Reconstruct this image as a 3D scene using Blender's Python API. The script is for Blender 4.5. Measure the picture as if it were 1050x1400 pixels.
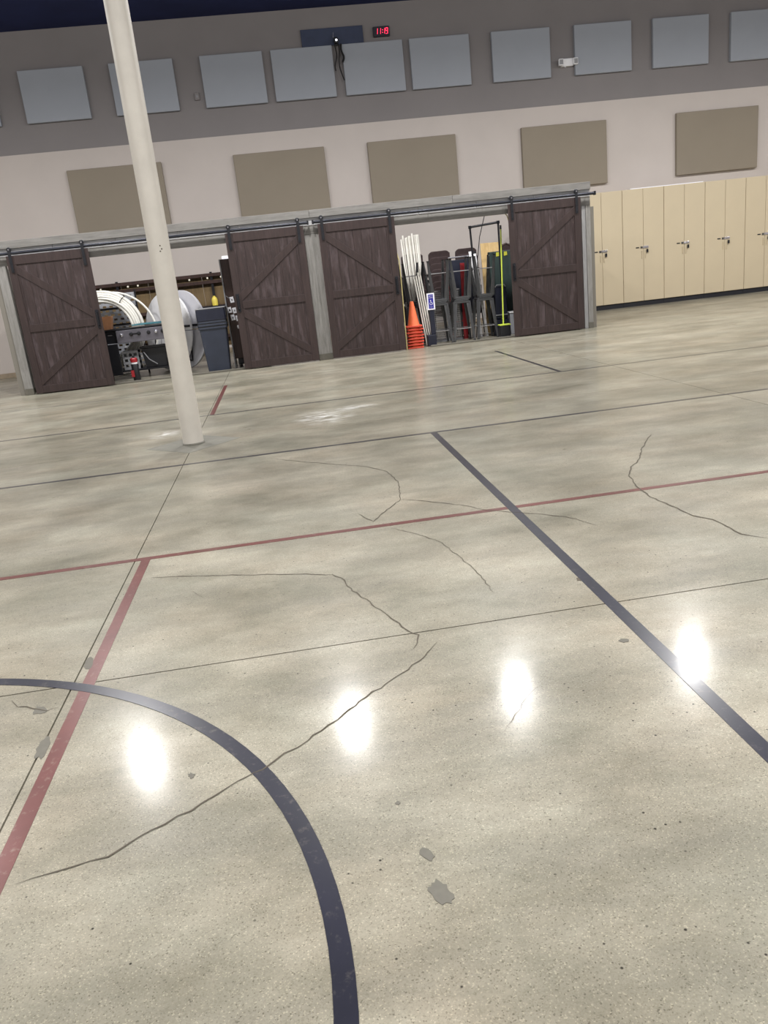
import bpy, bmesh, math, random
from mathutils import Vector, Matrix
random.seed(7)
PI = math.pi
scene = bpy.context.scene
for o in list(bpy.data.objects): bpy.data.objects.remove(o)
col = scene.collection

# ------------------------------------------------------------------ camera
CAM_H, FPX = 1.5, 1100.1
yaw, pitch, roll = (math.radians(a) for a in (5.637, -16.714, -6.269))
fw = Vector((math.sin(yaw)*math.cos(pitch), math.cos(yaw)*math.cos(pitch), math.sin(pitch)))
r0 = Vector((math.cos(yaw), -math.sin(yaw), 0)); u0 = r0.cross(fw)
rt = r0*math.cos(roll) + u0*math.sin(roll); up = -r0*math.sin(roll) + u0*math.cos(roll)
cam_d = bpy.data.cameras.new('camera'); cam = bpy.data.objects.new('camera', cam_d); col.objects.link(cam)
cam_d.sensor_fit = 'VERTICAL'; cam_d.sensor_height = 24; cam_d.lens = FPX/1400*24
cam.matrix_world = Matrix(((rt.x, up.x, -fw.x, 0), (rt.y, up.y, -fw.y, 0), (rt.z, up.z, -fw.z, CAM_H), (0, 0, 0, 1)))
cam_d.clip_end = 200
scene.camera = cam
def fl(x, y, z=0.0):                      # photo pixel -> point on the floor
    d = rt*((x-525)/FPX) - up*((y-700)/FPX) + fw
    k = (z-CAM_H)/d.z
    return Vector((d.x*k, d.y*k, z))

# ------------------------------------------------------------------ world, exposure
w = bpy.data.worlds.new('world'); scene.world = w; w.use_nodes = True
w.node_tree.nodes['Background'].inputs[0].default_value = (.8, .85, 1, 1)
w.node_tree.nodes['Background'].inputs[1].default_value = .05
vs = scene.view_settings
vs.view_transform = 'Standard'; vs.look = 'None'; vs.gamma = 1; vs.use_curve_mapping = False; vs.exposure = 0.0
LAMP_W, LAMP_FILL_W, LAMP_SPREAD = 205, 110, 176
LAMP_COL = (1.0, .985, .975)
LAMPS = [(x, y) for y in (13.1, 2.4) for x in (-10.35, -6.85, -3.35, .3, 3.4, 6.9, 10.45, 13.9)]
LAMP_Z = 6.3

# ------------------------------------------------------------------ materials
def lin(c): return tuple(((v/255)/12.92 if v/255 <= .04045 else ((v/255+.055)/1.055)**2.4) for v in c)
MATS = {}
def new_mat(name):
    m = bpy.data.materials.new(name); m.use_nodes = True
    MATS[name] = m
    nt = m.node_tree; return m, nt, nt.nodes['Principled BSDF']
def node(nt, t, **kw):
    n = nt.nodes.new(t)
    for k, v in kw.items():
        if k.startswith('i_'): n.inputs[k[2:].replace('_', ' ')].default_value = v
        else: setattr(n, k, v)
    return n
def coords(nt, scale=(1, 1, 1), kind='Object', per_object=False):
    if kind == 'World':
        src = node(nt, 'ShaderNodeNewGeometry').outputs['Position']
    else:
        src = node(nt, 'ShaderNodeTexCoord').outputs[kind]
    mp = node(nt, 'ShaderNodeMapping'); mp.inputs['Scale'].default_value = scale
    nt.links.new(src, mp.inputs['Vector'])
    if per_object:
        oi = node(nt, 'ShaderNodeObjectInfo'); ml = node(nt, 'ShaderNodeMath', operation='MULTIPLY'); ml.inputs[1].default_value = 37.0
        nt.links.new(oi.outputs['Random'], ml.inputs[0]); nt.links.new(ml.outputs[0], mp.inputs['Location'])
    return mp.outputs[0]
def ramp(nt, src, stops):
    r = node(nt, 'ShaderNodeValToRGB'); e = r.color_ramp.elements
    while len(e) < len(stops): e.new(.5)
    for el, (p, c) in zip(e, stops):
        el.position = p; el.color = (*c, 1) if len(c) == 3 else c
    nt.links.new(src, r.inputs[0]); return r.outputs[0]
def mixc(nt, fac, a, b, mode='MIX'):
    m = node(nt, 'ShaderNodeMix', data_type='RGBA', blend_type=mode)
    for s, v in ((m.inputs[0], fac), (m.inputs[6], a), (m.inputs[7], b)):
        if hasattr(v, 'is_output'): nt.links.new(v, s)
        else: s.default_value = v if isinstance(v, float) else (*v[:3], 1)
    return m.outputs[2]
def noise(nt, vec, scale, detail=4, rough=.55):
    n = node(nt, 'ShaderNodeTexNoise'); n.inputs['Scale'].default_value = scale; n.inputs['Detail'].default_value = detail; n.inputs['Roughness'].default_value = rough
    nt.links.new(vec, n.inputs['Vector']); return n.outputs['Fac']
def bump(nt, b, src, strength=.2, dist=.01):
    n = node(nt, 'ShaderNodeBump'); n.inputs['Strength'].default_value = strength; n.inputs['Distance'].default_value = dist
    nt.links.new(src, n.inputs['Height']); nt.links.new(n.outputs[0], b.inputs['Normal'])
def plain(name, rgb, rough=.6, metal=0.0, var=.12, scale=8, bmp=0.0, spec=.5, coat=0.0):
    m, nt, b = new_mat(name)
    c = lin(rgb); v = coords(nt); n = noise(nt, v, scale)
    lo = tuple(x*(1-var) for x in c); hi = tuple(min(1, x*(1+var)) for x in c)
    nt.links.new(ramp(nt, n, [(.3, lo), (.7, hi)]), b.inputs['Base Color'])
    b.inputs['Roughness'].default_value = rough; b.inputs['Metallic'].default_value = metal
    b.inputs['Specular IOR Level'].default_value = spec; b.inputs['Coat Weight'].default_value = coat
    if bmp: bump(nt, b, noise(nt, v, scale*6), bmp, .004)
    return m
def emit(name, rgb, strength):
    m, nt, b = new_mat(name)
    b.inputs['Base Color'].default_value = (*lin(rgb), 1)
    b.inputs['Emission Color'].default_value = (*lin(rgb), 1); b.inputs['Emission Strength'].default_value = strength
    return m

# polished concrete
m, nt, b = new_mat('concrete')
V = coords(nt, kind='World')
VS = coords(nt, (.62, 1.0, 1.0), kind='World')
big = noise(nt, VS, 1.5, 7, .66)
mid = noise(nt, V, 1.1, 6, .6)
base = ramp(nt, big, [(.3, lin((132, 127, 113))), (.48, lin((165, 159, 145))), (.68, lin((194, 188, 174)))])
tint = ramp(nt, mid, [(.3, lin((198, 201, 190))), (.55, lin((222, 218, 205))), (.8, lin((235, 222, 204)))])
base = mixc(nt, .75, base, tint, 'MULTIPLY')
# trowel streaks
st = ramp(nt, noise(nt, coords(nt, (.9, 2.6, 1), kind='World'), 1.3, 8, .68), [(.47, (0, 0, 0)), (.68, (1, 1, 1))])
mm = node(nt, 'ShaderNodeMath', operation='MULTIPLY'); mm.inputs[1].default_value = .5; nt.links.new(st, mm.inputs[0])
base = mixc(nt, mm.outputs[0], base, lin((128, 123, 110)))
# aggregate
vor = node(nt, 'ShaderNodeTexVoronoi'); vor.inputs['Scale'].default_value = 290; nt.links.new(V, vor.inputs['Vector'])
sepc = node(nt, 'ShaderNodeSeparateColor'); nt.links.new(vor.outputs['Color'], sepc.inputs[0])
agg = ramp(nt, sepc.outputs[0], [(0.0, (.42, .40, .38)), (.07, (.84, .83, .81)), (.5, (1, 1, 1)), (.9, (1.04, 1.03, 1.02)), (.985, (1.5, 1.48, 1.44))])
base = mixc(nt, .8, base, agg, 'MULTIPLY')
# pits
vp = node(nt, 'ShaderNodeTexVoronoi'); vp.inputs['Scale'].default_value = 30; nt.links.new(V, vp.inputs['Vector'])
lt = ramp(nt, vp.outputs['Distance'], [(.08, (1, 1, 1)), (.14, (0, 0, 0))])
gate = ramp(nt, noise(nt, V, 2.2, 2), [(.42, (0, 0, 0)), (.55, (1, 1, 1))])
sp2 = node(nt, 'ShaderNodeSeparateColor'); nt.links.new(vp.outputs['Color'], sp2.inputs[0])
g2 = ramp(nt, sp2.outputs[1], [(.68, (0, 0, 0)), (.7, (1, 1, 1))])
pit = mixc(nt, 1.0, mixc(nt, 1.0, lt, gate, 'MULTIPLY'), g2, 'MULTIPLY')
base = mixc(nt, pit, base, lin((52, 48, 42)))
base = mixc(nt, 1.0, base, (.88, .905, .945), 'MULTIPLY')
# pale ragged spots mixed into the floor colour ahead of the storage openings
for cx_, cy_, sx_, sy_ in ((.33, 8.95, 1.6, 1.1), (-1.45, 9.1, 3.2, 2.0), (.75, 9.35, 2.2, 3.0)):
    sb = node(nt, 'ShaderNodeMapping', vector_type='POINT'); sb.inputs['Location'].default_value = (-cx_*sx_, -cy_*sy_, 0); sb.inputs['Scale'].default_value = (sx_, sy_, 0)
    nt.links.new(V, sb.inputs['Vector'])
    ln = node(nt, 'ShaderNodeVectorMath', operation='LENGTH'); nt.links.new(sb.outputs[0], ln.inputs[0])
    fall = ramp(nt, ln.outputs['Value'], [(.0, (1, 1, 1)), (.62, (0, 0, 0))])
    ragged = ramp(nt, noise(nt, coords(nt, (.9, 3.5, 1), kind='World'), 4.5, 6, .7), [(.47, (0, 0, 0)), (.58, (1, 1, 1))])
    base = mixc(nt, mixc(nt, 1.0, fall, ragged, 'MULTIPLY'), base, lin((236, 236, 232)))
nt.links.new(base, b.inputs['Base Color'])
rr = ramp(nt, noise(nt, VS, 2.2, 6, .65), [(.3, (.27,)*3), (.7, (.40,)*3)])
nt.links.new(rr, b.inputs['Roughness'])
b.inputs['Specular IOR Level'].default_value = .1
b.inputs['Coat Weight'].default_value = .3
nt.links.new(ramp(nt, noise(nt, coords(nt, (.6, 1.6, 1), kind='World'), 3.0, 7, .7), [(.3, (.1,)*3), (.7, (.19,)*3)]), b.inputs['Coat Roughness'])
bump(nt, b, noise(nt, V, 9, 5), .06, .004)

def line_mat(name, rgb, wear):
    m, nt, b = new_mat(name)
    V = coords(nt, kind='World')
    n = noise(nt, V, 26, 6, .7)
    k = ramp(nt, n, [(.56, (0, 0, 0)), (.78, (wear,)*3)])
    c0 = mixc(nt, ramp(nt, noise(nt, V, 4, 4), [(.3, (0, 0, 0)), (.7, (1, 1, 1))]), tuple(v*.85 for v in lin(rgb)), tuple(v*1.2 for v in lin(rgb)))
    nt.links.new(mixc(nt, k, c0, lin((160, 152, 138))), b.inputs['Base Color'])
    b.inputs['Roughness'].default_value = .3; b.inputs['Coat Weight'].default_value = .2; b.inputs['Coat Roughness'].default_value = .12
    return m
line_mat('line_navy', (25, 26, 40), .25)
line_mat('line_red', (96, 50, 45), .5)
line_mat('line_dark', (52, 52, 54), .4)
line_mat('line_faint', (110, 106, 102), .7)
plain('crack', (84, 77, 66), .9)
plain('patch', (100, 97, 88), .75, var=.08, scale=30)
plain('patch_pale', (116, 114, 104), .6, var=.1, scale=12)
plain('joint', (70, 66, 58), .95)

# barn door wood: stained dark brown with pale rubbed streaks along the grain
def wood(name, dark, light, worn, grain=(16, 16, 1.3), blotch=(9, 9, 1.6)):
    m, nt, b = new_mat(name)
    V = coords(nt, grain, per_object=True)
    n = noise(nt, V, 2.2, 7, .65)
    c = ramp(nt, n, [(.3, lin(dark)), (.62, lin(light))])
    V2 = coords(nt, blotch, per_object=True)
    k = ramp(nt, noise(nt, V2, 1.5, 6, .65), [(.5, (0, 0, 0)), (.7, (.62,)*3)])
    nt.links.new(mixc(nt, k, c, lin(worn)), b.inputs['Base Color'])
    b.inputs['Roughness'].default_value = .55
    bump(nt, b, n, .25, .004)
    return m
wood('door_plank', (36, 26, 25), (56, 42, 41), (92, 80, 83), blotch=(7, 7, 1.3))
wood('door_frame', (38, 27, 26), (52, 38, 36), (62, 48, 47))
wood('header_cap', (100, 98, 95), (124, 122, 118), (134, 132, 129), (1.3, 16, 16), (1.6, 9, 9))
wood('header_pale', (148, 148, 149), (168, 168, 170), (180, 180, 183), (1.3, 16, 16), (1.6, 9, 9))
wood('grey_timber', (116, 114, 110), (144, 142, 138), (158, 156, 153))
wood('grey_timber_pale', (148, 148, 148), (170, 170, 171), (182, 182, 184))
wood('plywood', (184, 152, 100), (208, 178, 124), (216, 192, 144))
wood('cabinet_wood', (40, 26, 22), (60, 38, 32), (66, 48, 42))
wood('tan_board', (90, 74, 48), (110, 91, 60), (120, 100, 70))

def wallpaint(name, rgb, var=.03):
    return plain(name, rgb, .85, var=var, scale=1.2, bmp=.05, spec=.25)
wallpaint('side_paint', (128, 124, 116)); wallpaint('wall_beige', (193, 185, 179)); wallpaint('wall_grey', (133, 129, 129)); wallpaint('ceiling_navy', (34, 42, 84), .15)
wallpaint('fabric_grey', (158, 163, 171)); wallpaint('fabric_taupe', (140, 131, 117))
plain('column_paint', (203, 198, 188), .5, var=.05, scale=5, bmp=.06)
plain('black_metal', (32, 33, 38), .4, .3); plain('black_plastic', (24, 25, 29), .45); plain('black_rubber', (20, 20, 22), .8)
plain('track_steel', (46, 48, 56), .35, .5)
plain('gunmetal', (78, 79, 81), .45, .35, var=.15); plain('chrome', (205, 205, 212), .22, .9); plain('steel_grey', (168, 168, 170), .4, .5)
plain('locker_cream', (200, 186, 158), .5, var=.02, scale=2); plain('plinth_black', (26, 27, 34), .6)
plain('pvc_white', (238, 236, 228), .35, var=.04); plain('plastic_white', (232, 232, 234), .4, var=.04); plain('plastic_grey', (158, 160, 166), .45, var=.05)
plain('table_grey', (196, 196, 202), .45, var=.05)
plain('cone_orange', (236, 112, 66), .5, var=.06); plain('cone_base', (206, 72, 50), .6, var=.15); plain('red_paint', (158, 34, 42), .4)
plain('bin_slate', (46, 52, 66), .45, var=.12, scale=5); plain('navy_plastic', (25, 29, 46), .45); plain('navy_panel', (48, 58, 84), .6)
plain('chair_brown', (56, 42, 42), .75, var=.15, scale=20, bmp=.1); plain('green_mat', (40, 56, 54), .6, var=.1); plain('mat_yellow', (188, 186, 60), .6)
plain('lime', (204, 222, 84), .45); plain('yellow', (226, 206, 90), .5); plain('pale_yellow', (214, 200, 140), .5)
plain('cardboard', (222, 162, 120), .8); plain('turquoise', (120, 196, 214), .5); plain('control_grey', (112, 110, 118), .4, .4)
plain('sign_blue', (44, 40, 150), .4, var=.05); plain('sign_white', (240, 240, 246), .45, var=.03)
plain('shade_grey', (138, 139, 142), .5); plain('baseboard_tan', (150, 136, 116), .7); plain('clock_black', (26, 26, 38), .4)
plain('brass', (240, 234, 214), .35, 0.0)
emit('led_red', (255, 50, 90), 2.2); emit('led_white', (240, 244, 255), 3.0); emit('lamp_lens', (255, 248, 238), 14.0)

# ------------------------------------------------------------------ mesh helpers
class MB:
    def __init__(s): s.v = []; s.f = []
    def add(s, vs, fs):
        o = len(s.v); s.v += [tuple(v) for v in vs]; s.f += [tuple(o+i for i in f) for f in fs]; return s
    def box(s, x0, x1, y0, y1, z0, z1):
        return s.add([(x, y, z) for z in (z0, z1) for y in (y0, y1) for x in (x0, x1)],
                     [(0, 2, 3, 1), (4, 5, 7, 6), (0, 1, 5, 4), (2, 6, 7, 3), (0, 4, 6, 2), (1, 3, 7, 5)])
    def beam(s, a, b, w, t, side=(0, 1, 0), w2=None, t2=None):
        # tapered rectangular bar from a to b; t measured along `side`, w across
        a, b = Vector(a), Vector(b); d = (b-a).normalized(); q = Vector(side); q = (q-d*q.dot(d)).normalized(); p = d.cross(q)
        w2 = w if w2 is None else w2; t2 = t if t2 is None else t2
        vs = []
        for c, ww, tt in ((a, w, t), (b, w2, t2)):
            vs += [c-p*ww/2-q*tt/2, c+p*ww/2-q*tt/2, c+p*ww/2+q*tt/2, c-p*ww/2+q*tt/2]
        return s.add(vs, [(3, 2, 1, 0), (4, 5, 6, 7), (0, 1, 5, 4), (1, 2, 6, 5), (2, 3, 7, 6), (3, 0, 4, 7)])
    def tube(s, pts, r, n=8, closed=False):
        P = [Vector(p) for p in pts]; m = len(P); R = r if isinstance(r, (list, tuple)) else [r]*m
        vs = []; prev = None
        for i, p in enumerate(P):
            if closed: t = (P[(i+1) % m]-P[i-1]).normalized()
            else: t = (P[min(i+1, m-1)]-P[max(i-1, 0)]).normalized()
            if prev is None:
                a = Vector((0, 0, 1)) if abs(t.z) < .9 else Vector((1, 0, 0)); q = (a-t*a.dot(t)).normalized()
            else: q = (prev-t*prev.dot(t)).normalized()
            prev = q; h = t.cross(q)
            vs += [p+(q*math.cos(2*PI*k/n)+h*math.sin(2*PI*k/n))*R[i] for k in range(n)]
        fs = []
        for i in range(m if closed else m-1):
            j = (i+1) % m
            fs += [(i*n+k, i*n+(k+1) % n, j*n+(k+1) % n, j*n+k) for k in range(n)]
        if not closed: fs += [tuple(reversed(range(n))), tuple((m-1)*n+k for k in range(n))]
        return s.add(vs, fs)
    def lathe(s, prof, n=24, c=(0, 0, 0), axis='z'):
        vs = []
        for r, z in prof:
            for k in range(n):
                a = 2*PI*k/n; x, y = r*math.cos(a), r*math.sin(a)
                p = (x, y, z) if axis == 'z' else ((x, z, y) if axis == 'y' else (z, x, y))
                vs.append((c[0]+p[0], c[1]+p[1], c[2]+p[2]))
        m = len(prof); fs = [(i*n+k, i*n+(k+1) % n, (i+1)*n+(k+1) % n, (i+1)*n+k) for i in range(m-1) for k in range(n)]
        fs += [tuple(reversed(range(n))), tuple((m-1)*n+k for k in range(n))]
        return s.add(vs, fs)
    def prism(s, poly, d0, d1, plane='xz'):
        # polygon in a plane, pushed from d0 to d1 along the third axis
        def P(u, v, d): return {'xz': (u, d, v), 'xy': (u, v, d), 'yz': (d, u, v)}[plane]
        n = len(poly); vs = [P(u, v, d0) for u, v in poly]+[P(u, v, d1) for u, v in poly]
        fs = [tuple(range(n)), tuple(range(2*n-1, n-1, -1))]+[(k, n+k, n+(k+1) % n, (k+1) % n) for k in range(n)]
        return s.add(vs, fs)
    def xf(s, M): s.v = [tuple(M @ Vector(v)) for v in s.v]; return s
    def build(s, name, mat, parent=None, bevel=0.0, smooth=False, loc=None):
        me = bpy.data.meshes.new(name); me.from_pydata(s.v, [], s.f)
        bm = bmesh.new(); bm.from_mesh(me); bmesh.ops.recalc_face_normals(bm, faces=bm.faces); bm.to_mesh(me); bm.free()
        me.materials.append(MATS[mat])
        o = bpy.data.objects.new(name, me); col.objects.link(o)
        if parent: o.parent = parent
        if loc: o.location = loc
        if smooth:
            for p in me.polygons: p.use_smooth = True
            me.set_sharp_from_angle(angle=math.radians(40))
        if bevel:
            b = o.modifiers.new('bevel', 'BEVEL'); b.width = bevel; b.segments = 2; b.limit_method = 'ANGLE'
        return o
def tag(o, label=None, cat=None, group=None, kind=None):
    for k, v in (('label', label), ('category', cat), ('group', group), ('kind', kind)):
        if v: o[k] = v
    return o
def thing(name, label, cat, loc=(0, 0, 0), rz=0, group=None):
    o = bpy.data.objects.new(name, None); col.objects.link(o); o.empty_display_size = .1
    o.location = loc; o.rotation_euler = (0, 0, rz)
    return tag(o, label, cat, group)
def copy_tree(o, parent=None):
    c = o.copy(); col.objects.link(c); c.parent = parent
    for ch in [x for x in bpy.data.objects if x.parent == o]: copy_tree(ch, c)
    return c
def rrect(x0, x1, z0, z1, r, n=5):
    out = []
    for cx, cz, a0 in ((x1-r, z1-r, 0), (x0+r, z1-r, 90), (x0+r, z0+r, 180), (x1-r, z0+r, 270)):
        for k in range(n+1):
            a = math.radians(a0+90*k/n); out.append((cx+r*math.cos(a), cz+r*math.sin(a)))
    return out
ORD = ['topmost', 'second from the top', 'third from the top', 'fourth from the top', 'fifth from the top', 'sixth from the top', 'seventh from the top', 'eighth from the top']

# ================================================================== SETTING
X0, X1, Y0, Y1, CZ, BAND = -14.0, 17.0, -8.0, 19.75, 7.03, 4.68
floor = tag(MB().box(X0, X1, Y0, Y1, -.2, -.012).build('floor', 'joint'), kind='structure')
JX = [X0, -11.45, -6.25, -1.05, 4.15, 9.35, 14.55, X1]; JY = [Y0, -7.21, -2.04, 3.13, 8.3, 13.47, 18.64, Y1]
G = .0035
for i in range(len(JX)-1):
    for j in range(len(JY)-1):
        MB().box(JX[i]+G, JX[i+1]-G, JY[j]+G, JY[j+1]-G, -.05, 0).build('floor_slab', 'concrete', floor)
def wall(name, faces_lo, faces_hi):
    o = MB().add(*faces_lo).build(name, 'wall_beige')
    return o
def wall_box(name, x0, x1, y0, y1):
    w = MB().box(x0, x1, y0, y1, 0, BAND).build(name, 'wall_beige'); tag(w, kind='structure')
    MB().box(x0, x1, y0, y1, BAND, CZ).build('upper_paint_band', 'wall_grey', w)
    return w
wall_back = wall_box('wall_back', X0, X1, Y1, Y1+.2)
wall_box('wall_left', X0-.2, X0, Y0, Y1+.2); wall_box('wall_right', X1, X1+.2, Y0, Y1+.2); wall_box('wall_front', X0, X1, Y0-.2, Y0)
ceiling = tag(MB().box(X0-.2, X1+.2, Y0-.2, Y1+.2, CZ, CZ+.2).build('ceiling', 'ceiling_navy'), kind='structure')
tag(MB().box(X0, 7.1, Y1-.02, Y1, 0, .11).build('baseboard_back', 'baseboard_tan', bevel=.005), kind='structure')

# --- court lines, each its own strip of paint on the slab
def strip(name, mat, x0, x1, y0, y1):
    z = {'line_navy': .0016, 'line_dark': .0008}.get(mat, .0012)
    return MB().box(x0, x1, y0, y1, 0.0002, z).build(name, mat, floor)
HW = .026
strip('court_line', 'line_red', X0, X1, 4.69-HW, 4.69+HW)
strip('court_line', 'line_dark', X0, X1, 7.30-HW, 7.30+HW)
strip('court_line', 'line_dark', X0, X1, 10.1-.022, 10.1+.022)
strip('court_line', 'line_red', -.985-.027, -.985+.027, -4.0, 4.69-HW)
strip('court_line', 'line_red', -1.0-.027, -1.0+.027, 10.12, 13.05)
strip('court_line', 'line_faint', X0, -1.03, 13.05-.02, 13.05+.02)
strip('court_line', 'line_dark', 3.47-.025, 3.47+.025, 10.12, 13.3)
strip('court_line', 'line_navy', 1.262-.029, 1.262+.029, -4.0, 7.30-HW)
def arc_line(cx, cy, r, wd):
    m = MB(); n = 128; vs = []; fs = []
    for k in range(n):
        a = 2*PI*k/n; c, s_ = math.cos(a), math.sin(a)
        for rr_ in (r-wd, r+wd): vs += [(cx+rr_*c, cy+rr_*s_, .0002), (cx+rr_*c, cy+rr_*s_, .0018)]
    for k in range(n):
        a, b_ = 4*k, 4*((k+1) % n)
        fs += [(a+1, b_+1, b_+3, a+3), (a, a+1, a+3, a+2)[:0] or (a, b_, b_+1, a+1), (a+2, a+3, b_+3, b_+2)]
    return m.add(vs, fs).build('centre_circle', 'line_navy', floor)
arc_line(-1.99, 1.44, 1.928, .027)
# --- cracks
def crack(px, wpx=.0035):
    P = [fl(x, y) for x, y in px]; Q = []
    for a, b_ in zip(P, P[1:]):
        n = max(2, int((b_-a).length/.035))
        for k in range(n): Q.append(a.lerp(b_, k/n)+Vector((random.uniform(-1, 1), random.uniform(-1, 1), 0))*.006)
    Q.append(P[-1]); vs = []; fs = []
    for i, p in enumerate(Q):
        t = (Q[min(i+1, len(Q)-1)]-Q[max(0, i-1)]).normalized(); nn = Vector((-t.y, t.x, 0)); ww = wpx*random.uniform(.55, 1.25)*(min(1, (min(i, len(Q)-1-i)+1)/4))
        vs += [p-nn*ww+Vector((0, 0, .0022)), p+nn*ww+Vector((0, 0, .0022))]
    for i in range(len(Q)-1): fs.append((2*i, 2*i+2, 2*i+3, 2*i+1))
    return MB().add(vs, fs).build('floor_crack', 'crack', floor)
crack([(890, 594), (878, 612), (874, 628), (862, 640), (860, 650), (872, 666), (890, 680), (915, 690), (945, 705), (975, 710), (1000, 722), (1012, 730), (1050, 736)], .0042)
crack([(370, 627), (420, 632), (500, 638), (530, 645), (545, 660), (548, 683), (530, 697), (511, 713), (490, 703)], .0035)
crack([(548, 683), (590, 686), (640, 692), (665, 698), (740, 703), (780, 708), (815, 718)], .003)
crack([(205, 790), (300, 787), (400, 785), (455, 786), (472, 793), (475, 802), (500, 820), (530, 842), (560, 864), (572, 868), (572, 880), (565, 888)], .0028)
crack([(598, 878), (585, 892), (557, 916), (537, 930), (500, 952), (460, 985), (420, 1013), (390, 1030), (360, 1052), (335, 1062), (310, 1078), (260, 1108), (210, 1135), (150, 1170), (100, 1185), (20, 1210)], .0028)
crack([(535, 722), (570, 730), (600, 740), (620, 755), (650, 780), (675, 810)], .002)
crack([(262, 808), (278, 818)], .002)
crack([(18, 958), (24, 966), (45, 968), (62, 972), (80, 968)], .0025)
crack([(740, 935), (715, 962), (690, 1000)], .0012)
def patch(cx, cy, rx, ry, seed, spikes=14, jag=.3, rot=0, mat='patch'):
    r = random.Random(seed); pts = []
    for k in range(spikes*2):
        a = 2*PI*k/(spikes*2); q = 1-jag*r.random()
        u, v = rx*q*math.cos(a), ry*q*math.sin(a)
        x = cx+u*math.cos(rot)-v*math.sin(rot); y = cy+u*math.sin(rot)+v*math.cos(rot)
        p = fl(x, y); pts.append((p.x, p.y))
    return MB().prism(pts, .0003, .0014, 'xy').build('floor_repair_patch', mat, floor)
patch(603, 1221, 22, 15, 1, 11, .32, .8); patch(584, 1168, 14, 8, 2, 9, .3, .5)
patch(58, 1023, 20, 9, 3, 8, .4, -1.0); patch(121, 908, 11, 6, 4, 7, .35, -1.1); patch(55, 972, 14, 7, 5, 8, .5)
patch(262, 1060, 8, 5, 6, 7, .7); patch(853, 876, 8, 3, 7, 6, .4); patch(544, 1098, 4, 3, 8, 5, .3)
patch(792, 792, 5, 3, 9, 6, .4, mat='crack')
# diamond of infill around the column foot
MB().prism([(-1.53, 8.3), (-1.05, 7.82), (-.57, 8.3), (-1.05, 8.78)], .0003, .0012, 'xy').build('column_infill', 'patch_pale', floor)

# ================================================================== storage bay frame
FY = 15.2
def hdr(name, mat, *a): return MB().box(*a).build(name, mat, hd, bevel=.004)
hd = thing('timber_header', 'long grey timber header beam above the sliding barn doors', 'beam', (0, FY, 0))
x = -7.9
for x0, x1 in ((-4.78, -1.9), (-1.9, .75), (.75, 3.35), (3.35, 5.93)):
    hdr('cap_board', 'header_cap', x0+.002, x1-.002, -.01, .17, 2.5, 2.63)
for x0, x1 in [(-4.78+i*1.071, -4.78+(i+1)*1.071) for i in range(10)]:
    hdr('fascia_board', 'header_pale', x0+.003, x1-.003, .02, .06, 2.375, 2.5)
hdr('lower_board', 'header_cap', -4.78, 5.93, .03, .15, 2.23, 2.372)
for nm, lb, xa, xb in (('timber_post', 'grey timber end post beside the scuffed barn door', -4.71, -4.56), ('timber_post', 'wide grey timber post standing between two closed barn doors', .62, .875), ('timber_post', 'grey timber end post next to the cream cabinets', 5.84, 5.93)):
    t = thing(nm, lb, 'post', ((xa+xb)/2, FY+.09, 0)); h = (xb-xa)/2
    MB().box(-h, h, -.06, .06, .11, 2.228).build('post_board', 'grey_timber', t, bevel=.004)
    MB().box(-h-.004, h+.004, -.066, .066, 0, .11).build('base_block', 'patch', t, bevel=.004)
t = thing('door_jamb', 'pale grey jamb board beside the barn door near the cabinets', 'jamb', (5.80, FY+.09, 0))
MB().box(-.037, .037, -.05, .05, 0, 2.228).build('jamb_board', 'grey_timber_pale', t, bevel=.004)
MB().box(.0385, .0395, -.04, .04, 0.01, 2.2).build('shadow_gap', 'joint', t)
for nm, xa, xb in (('wall_storage_left', -4.82, -4.72), ('wall_storage_right', 5.94, 6.02)):
    tag(MB().box(xa, xb, FY+.1, Y1-.02, 0, 2.2).build(nm, 'side_paint'), kind='structure')
tag(MB().box(-4.55, -.62, FY+.04, FY+.12, 0, .03).build('threshold_strip', 'patch', bevel=.006), 'grey metal threshold strip below the opening with the grill', 'threshold')
tag(MB().box(2.74, 5.75, FY+.04, FY+.12, 0, .03).build('threshold_strip', 'patch', bevel=.006), 'grey metal threshold strip in front of the bar stools', 'threshold')
# sliding rails
def rail(xa, xb, label):
    t = thing('sliding_rail', label, 'rail', (xa, FY-.06, 2.42))
    L = xb-xa
    MB().tube([(0, 0, 0), (L, 0, 0)], .026, 12).build('rail_bar', 'track_steel', t, smooth=True)
    n = int(L/.9)
    for k in range(n+1):
        MB().tube([(.15+k*(L-.3)/n, .0, 0), (.15+k*(L-.3)/n, .08, 0)], .012, 8).build('spacer_bolt', 'chrome', t)
    for xx in (0.0, L-.03): MB().box(xx, xx+.03, -.034, .034, -.034, .034).build('end_stop', 'black_metal', t, bevel=.004)
rail(-4.75, .72, 'dark steel sliding rail above the opening with the grill'); rail(.78, 6.0, 'dark steel sliding rail above the opening with the bar stools')

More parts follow.
